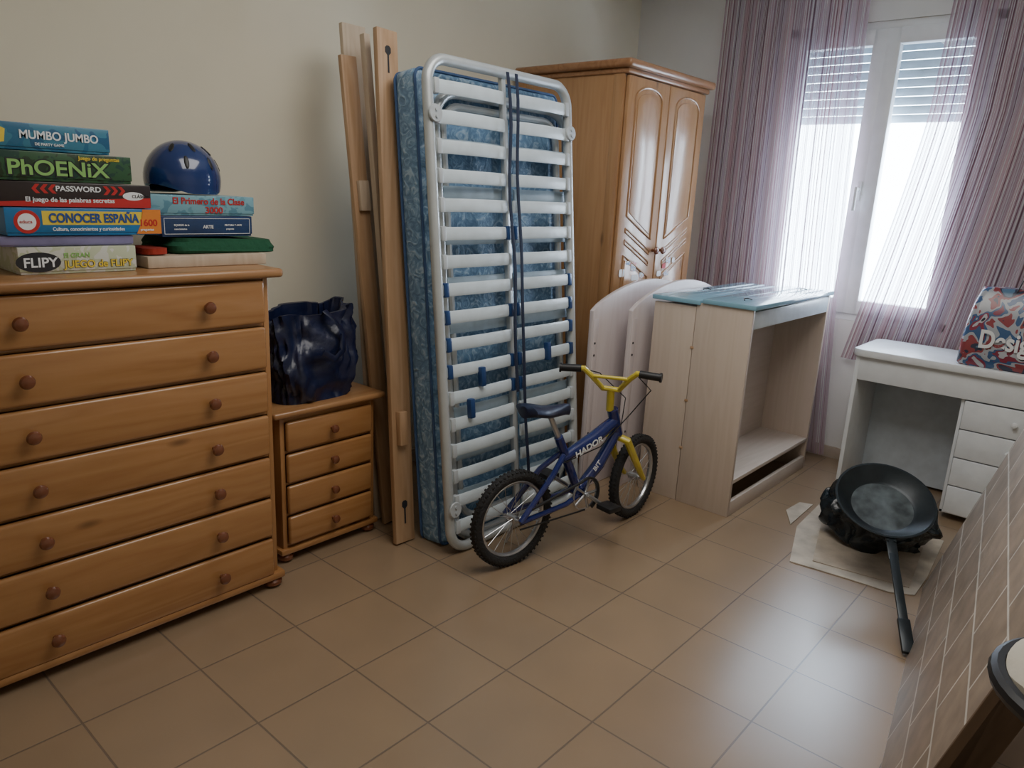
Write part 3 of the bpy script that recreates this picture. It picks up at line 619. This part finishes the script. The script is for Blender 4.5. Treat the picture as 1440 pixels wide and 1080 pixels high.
# ---------------------------------------------------------------- stool
T=thing("stool","black-rimmed round stool with cream cushion","stool",(1.32,-.088,0))
SZ=.14
b=P("seat",T,M_cream)
prof=[(0,.60+SZ),(.13,.60+SZ),(.150,.612+SZ),(.150,.635+SZ),(.125,.658+SZ),(.08,.665+SZ),(0,.668+SZ)]
b.lathe(prof,seg=48)
for v in b.bm.verts:
    if v.co.z>.62+SZ: v.co.z+=.012*noise.noise(Vector((v.co.x*18,v.co.y*18,2)))
b.done()
b=P("rim",T,M_black);b.tube([(.157*math.cos(a),.157*math.sin(a),.615+SZ) for a in [k*math.pi/18 for k in range(36)]],.016,closed=True);b.done()
for k in range(4):
    a=math.pi/4+k*math.pi/2;b=P("leg",T,M_black);b.cyl((.11*math.cos(a),.11*math.sin(a),.60+SZ),(.12*math.cos(a),.12*math.sin(a),0),.011);b.done()
# ---------------------------------------------------------------- bicycle
p0=Vector((2.06,1.735,0));hd=math.atan2(-.12,.77)
T=thing("child_bicycle","small blue and yellow child's bicycle parked before the bed frame","bicycle",p0,(0,0,hd))
RW=.200;WB=.775
RH=(0,0,RW);FH=(WB,0,RW);BB=(.36,0,.235)
HT0=(.582,0,.45);HT1=(.538,0,.57)
SA=.20
MF=Matrix.Translation(HT0)@Matrix.Rotation(SA,4,'Z')@Matrix.Translation(-Vector(HT0))
MB=Matrix.Translation((.53,.008,.575))@Matrix.Rotation(.62,4,'Z')@Matrix.Translation(-Vector((.585,0,.55)))
def wheel(M):
    t=P("tyre",T,M_rubber);t.tube([(.178*math.cos(a),0,.178*math.sin(a)) for a in [k*math.pi/24 for k in range(48)]],.022,closed=True,seg=12,M=M)
    for k in range(60):
        a=k*math.pi/30
        for s_ in (-1,1):
            t.box((-.004,s_*.012-.005,-.003),(.004,s_*.012+.005,.0025),0,M=M@Matrix.Rotation(-a,4,'Y')@Matrix.Translation((0,0,.1965)))
    t.done()
    r=P("rim",T,M_steel);r.tube([(.155*math.cos(a),0,.155*math.sin(a)) for a in [k*math.pi/24 for k in range(48)]],.009,closed=True,seg=8,flat=1.3,M=M);r.done()
    s=P("spokes",T,M_steel)
    for k in range(20):
        a=k*math.pi/10;s.cyl((.014*math.cos(a+.8*(-1)**k),.016*(-1)**k,.014*math.sin(a+.8*(-1)**k)),(.15*math.cos(a),0,.15*math.sin(a)),.0013,seg=5,M=M)
    s.done()
    h_=P("hub",T,M_steel);h_.cyl((0,-.05,0),(0,.05,0),.007,M=M);h_.cyl((0,-.025,0),(0,.025,0),.016,M=M);h_.done()
wheel(Matrix.Translation(RH));wheel(MF@Matrix.Translation(FH))
f=P("frame",T,M_bikeblue)
ST=(.225,0,.50)
f.tube([BB,ST],.019);f.tube([(.558,0,.515),(.43,0,.455),(.25,0,.40)],[.026,.030,.021],seg=12);f.tube([(.577,0,.465),(.475,0,.33),BB],[.023,.027,.023],seg=12)
f.cyl(HT0,HT1,.025);f.cyl((BB[0],-.035,BB[2]),(BB[0],.035,BB[2]),.024)
for s_ in (-1,1):
    f.tube([(.25,s_*.012,.42),(.17,s_*.04,.36),(0,s_*.05,RW)],.012);f.tube([(BB[0],s_*.025,BB[2]),(.25,s_*.045,.215),(0,s_*.05,RW)],.011)
f.done()
text(T,"HADOR",.038,(.300,-.036,.404),(math.pi/2,-.30,0),M_inkW,name="frame_lettering",bold=.0009,sx=1.2)
text(T,"BIT",.034,(.43,-.029,.315),(math.pi/2,-.82,0),M_inkW,name="frame_lettering",bold=.0006)
k=P("fork",T,M_yellow)
for s_ in (-1,1):
    k.tube([(.588,0,.437),(.598,s_*.045,.425),(.655,s_*.052,.34),(.735,s_*.052,.24),(WB,s_*.050,RW)],[.017,.018,.017,.014,.011],M=MF)
k.done()
k=P("handlebar",T,M_yellow)
k.cyl((.585,0,.54),(.565,0,.64),.017,M=MB)
HB=.735
k.tube([(.48,-.13,HB),(.485,-.11,HB),(.50,-.08,HB-.03),(.56,-.035,.64),(.56,.035,.64),(.50,.08,HB-.03),(.485,.11,HB),(.48,.13,HB)],.012,M=MB);k.cyl((.502,-.078,HB-.032),(.502,.078,HB-.032),.008,M=MB)
k.done()
for s_ in (-1,1):
    g=P("grip",T,M_black);g.cyl((.48,s_*.12,HB),(.47,s_*.205,HB-.003),.016,M=MB);g.cyl((.47,s_*.202,HB-.003),(.469,s_*.21,HB-.003),.02,M=MB);g.done()
    g=P("brake_lever",T,M_black);g.tube([(.49,s_*.11,HB),(.525,s_*.12,HB-.015),(.535,s_*.17,HB-.02)],.005,M=MB);g.done()
for pth in ([(.47,.13,.73),(.57,.12,.70),(.64,.02,.60),(.60,0,.45)],[(.57,-.10,.73),(.66,-.10,.66),(.62,-.03,.54),(.46,-.02,.42),(.25,-.02,.39)]):
    g=P("brake_cable",T,M_black);g.tube(pth,.0025,seg=6);g.done()
g=P("saddle",T,M_saddle)
sd=[]
for x,hw,zt in ((.03,.03,.652),(.045,.066,.658),(.09,.076,.650),(.14,.054,.637),(.20,.030,.632),(.25,.020,.632),(.275,.010,.627)):
    sd.append([(x,hw*math.cos(a),zt-.018+.024*math.sin(a)) for a in [q*math.pi/8 for q in range(16)]])
g.loft(sd);g.done()
g=P("seat_post",T,M_steel);g.cyl(ST,(.15,0,.635),.0115);g.done()
g=P("chainwheel",T,M_steel)
g.lathe([(.065,-.003),(.072,-.003),(.072,.003),(.065,.003),(.065,-.003)],Matrix.Translation((BB[0],-.045,BB[2]))@FACE_NY,seg=36)
for q in range(5): a=q*2*math.pi/5;g.cyl((BB[0],-.045,BB[2]),(BB[0]+.068*math.cos(a),-.045,BB[2]+.068*math.sin(a)),.006,seg=8)
g.done()
g=P("chain_guard",T,M_black);g.tube([(BB[0]+.07*math.cos(a),-.055,BB[2]+.075*math.sin(a)) for a in [math.radians(q) for q in range(-60,130,12)]]+[(0.05,-.055,.245)],.006);g.done()
g=P("chain",T,M_black);g.tube([(BB[0],-.05,BB[2]-.07),(0,-.05,RW-.03)],.0035);g.done()
g=P("crank",T,M_steel);g.cyl((BB[0],-.06,BB[2]),(BB[0]+.07,-.07,BB[2]-.05),.009);g.cyl((BB[0],.06,BB[2]),(BB[0]-.07,.07,BB[2]+.05),.009);g.cyl((BB[0],-.06,BB[2]),(BB[0],.06,BB[2]),.009);g.done()
for x,y,z in ((BB[0]+.07,-.12,BB[2]-.05),(BB[0]-.07,.12,BB[2]+.05)):
    g=P("pedal",T,M_black);g.box((x-.035,y-.04,z-.011),(x+.035,y+.04,z+.011),.004);g.cyl((x,y-.05 if y>0 else y,z),(x,y if y>0 else y+.05,z),.005);g.done()
g=P("kickstand",T,M_steel);g.tube([(.08,.05,.21),(.09,.10,.10),(.10,.15,.006)],.007);g.done()
# ---------------------------------------------------------------- lights / world
wd=bpy.data.worlds.new("World");S.world=wd;wd.use_nodes=True
bg=wd.node_tree.nodes["Background"];bg.inputs[0].default_value=(.68,.84,1,1);bg.inputs[1].default_value=28
def area(name,loc,rot,sx,sy,e,c,portal=False):
    l=bpy.data.lights.new(name,"AREA");l.shape="RECTANGLE";l.size=sx;l.size_y=sy;l.energy=e;l.color=c
    o=bpy.data.objects.new(name,l);COL.objects.link(o);o.location=loc;o.rotation_euler=rot
    if portal:l.cycles.is_portal=True
    return o
area("window_portal",(WX+.24,ym,1.62),(0,math.pi/2,0),1.58,1.05,1,(1,1,1),True)
area("ceiling_fill_light",(1.8,.85,2.74),(0,0,0),1.6,1.6,40,(1,.96,.90))  # added soft fill below the ceiling, with no real fixture behind it
# ---------------------------------------------------------------- camera
f_,pi_,ro,ya=1034.9,.25434,.04928,.71027
fw=Vector((math.cos(ya)*math.cos(pi_),math.sin(ya)*math.cos(pi_),-math.sin(pi_)))
r0=fw.cross(Vector((0,0,1))).normalized();u0=r0.cross(fw)
r=math.cos(ro)*r0+math.sin(ro)*u0;u=-math.sin(ro)*r0+math.cos(ro)*u0
cd=bpy.data.cameras.new("camera");cam=bpy.data.objects.new("camera",cd);COL.objects.link(cam)
M=Matrix((r,u,-fw)).transposed().to_4x4();M.translation=(0,0,1.45);cam.matrix_world=M
cd.sensor_width=36;cd.lens=36*f_/1440;cd.clip_start=.05
S.camera=cam
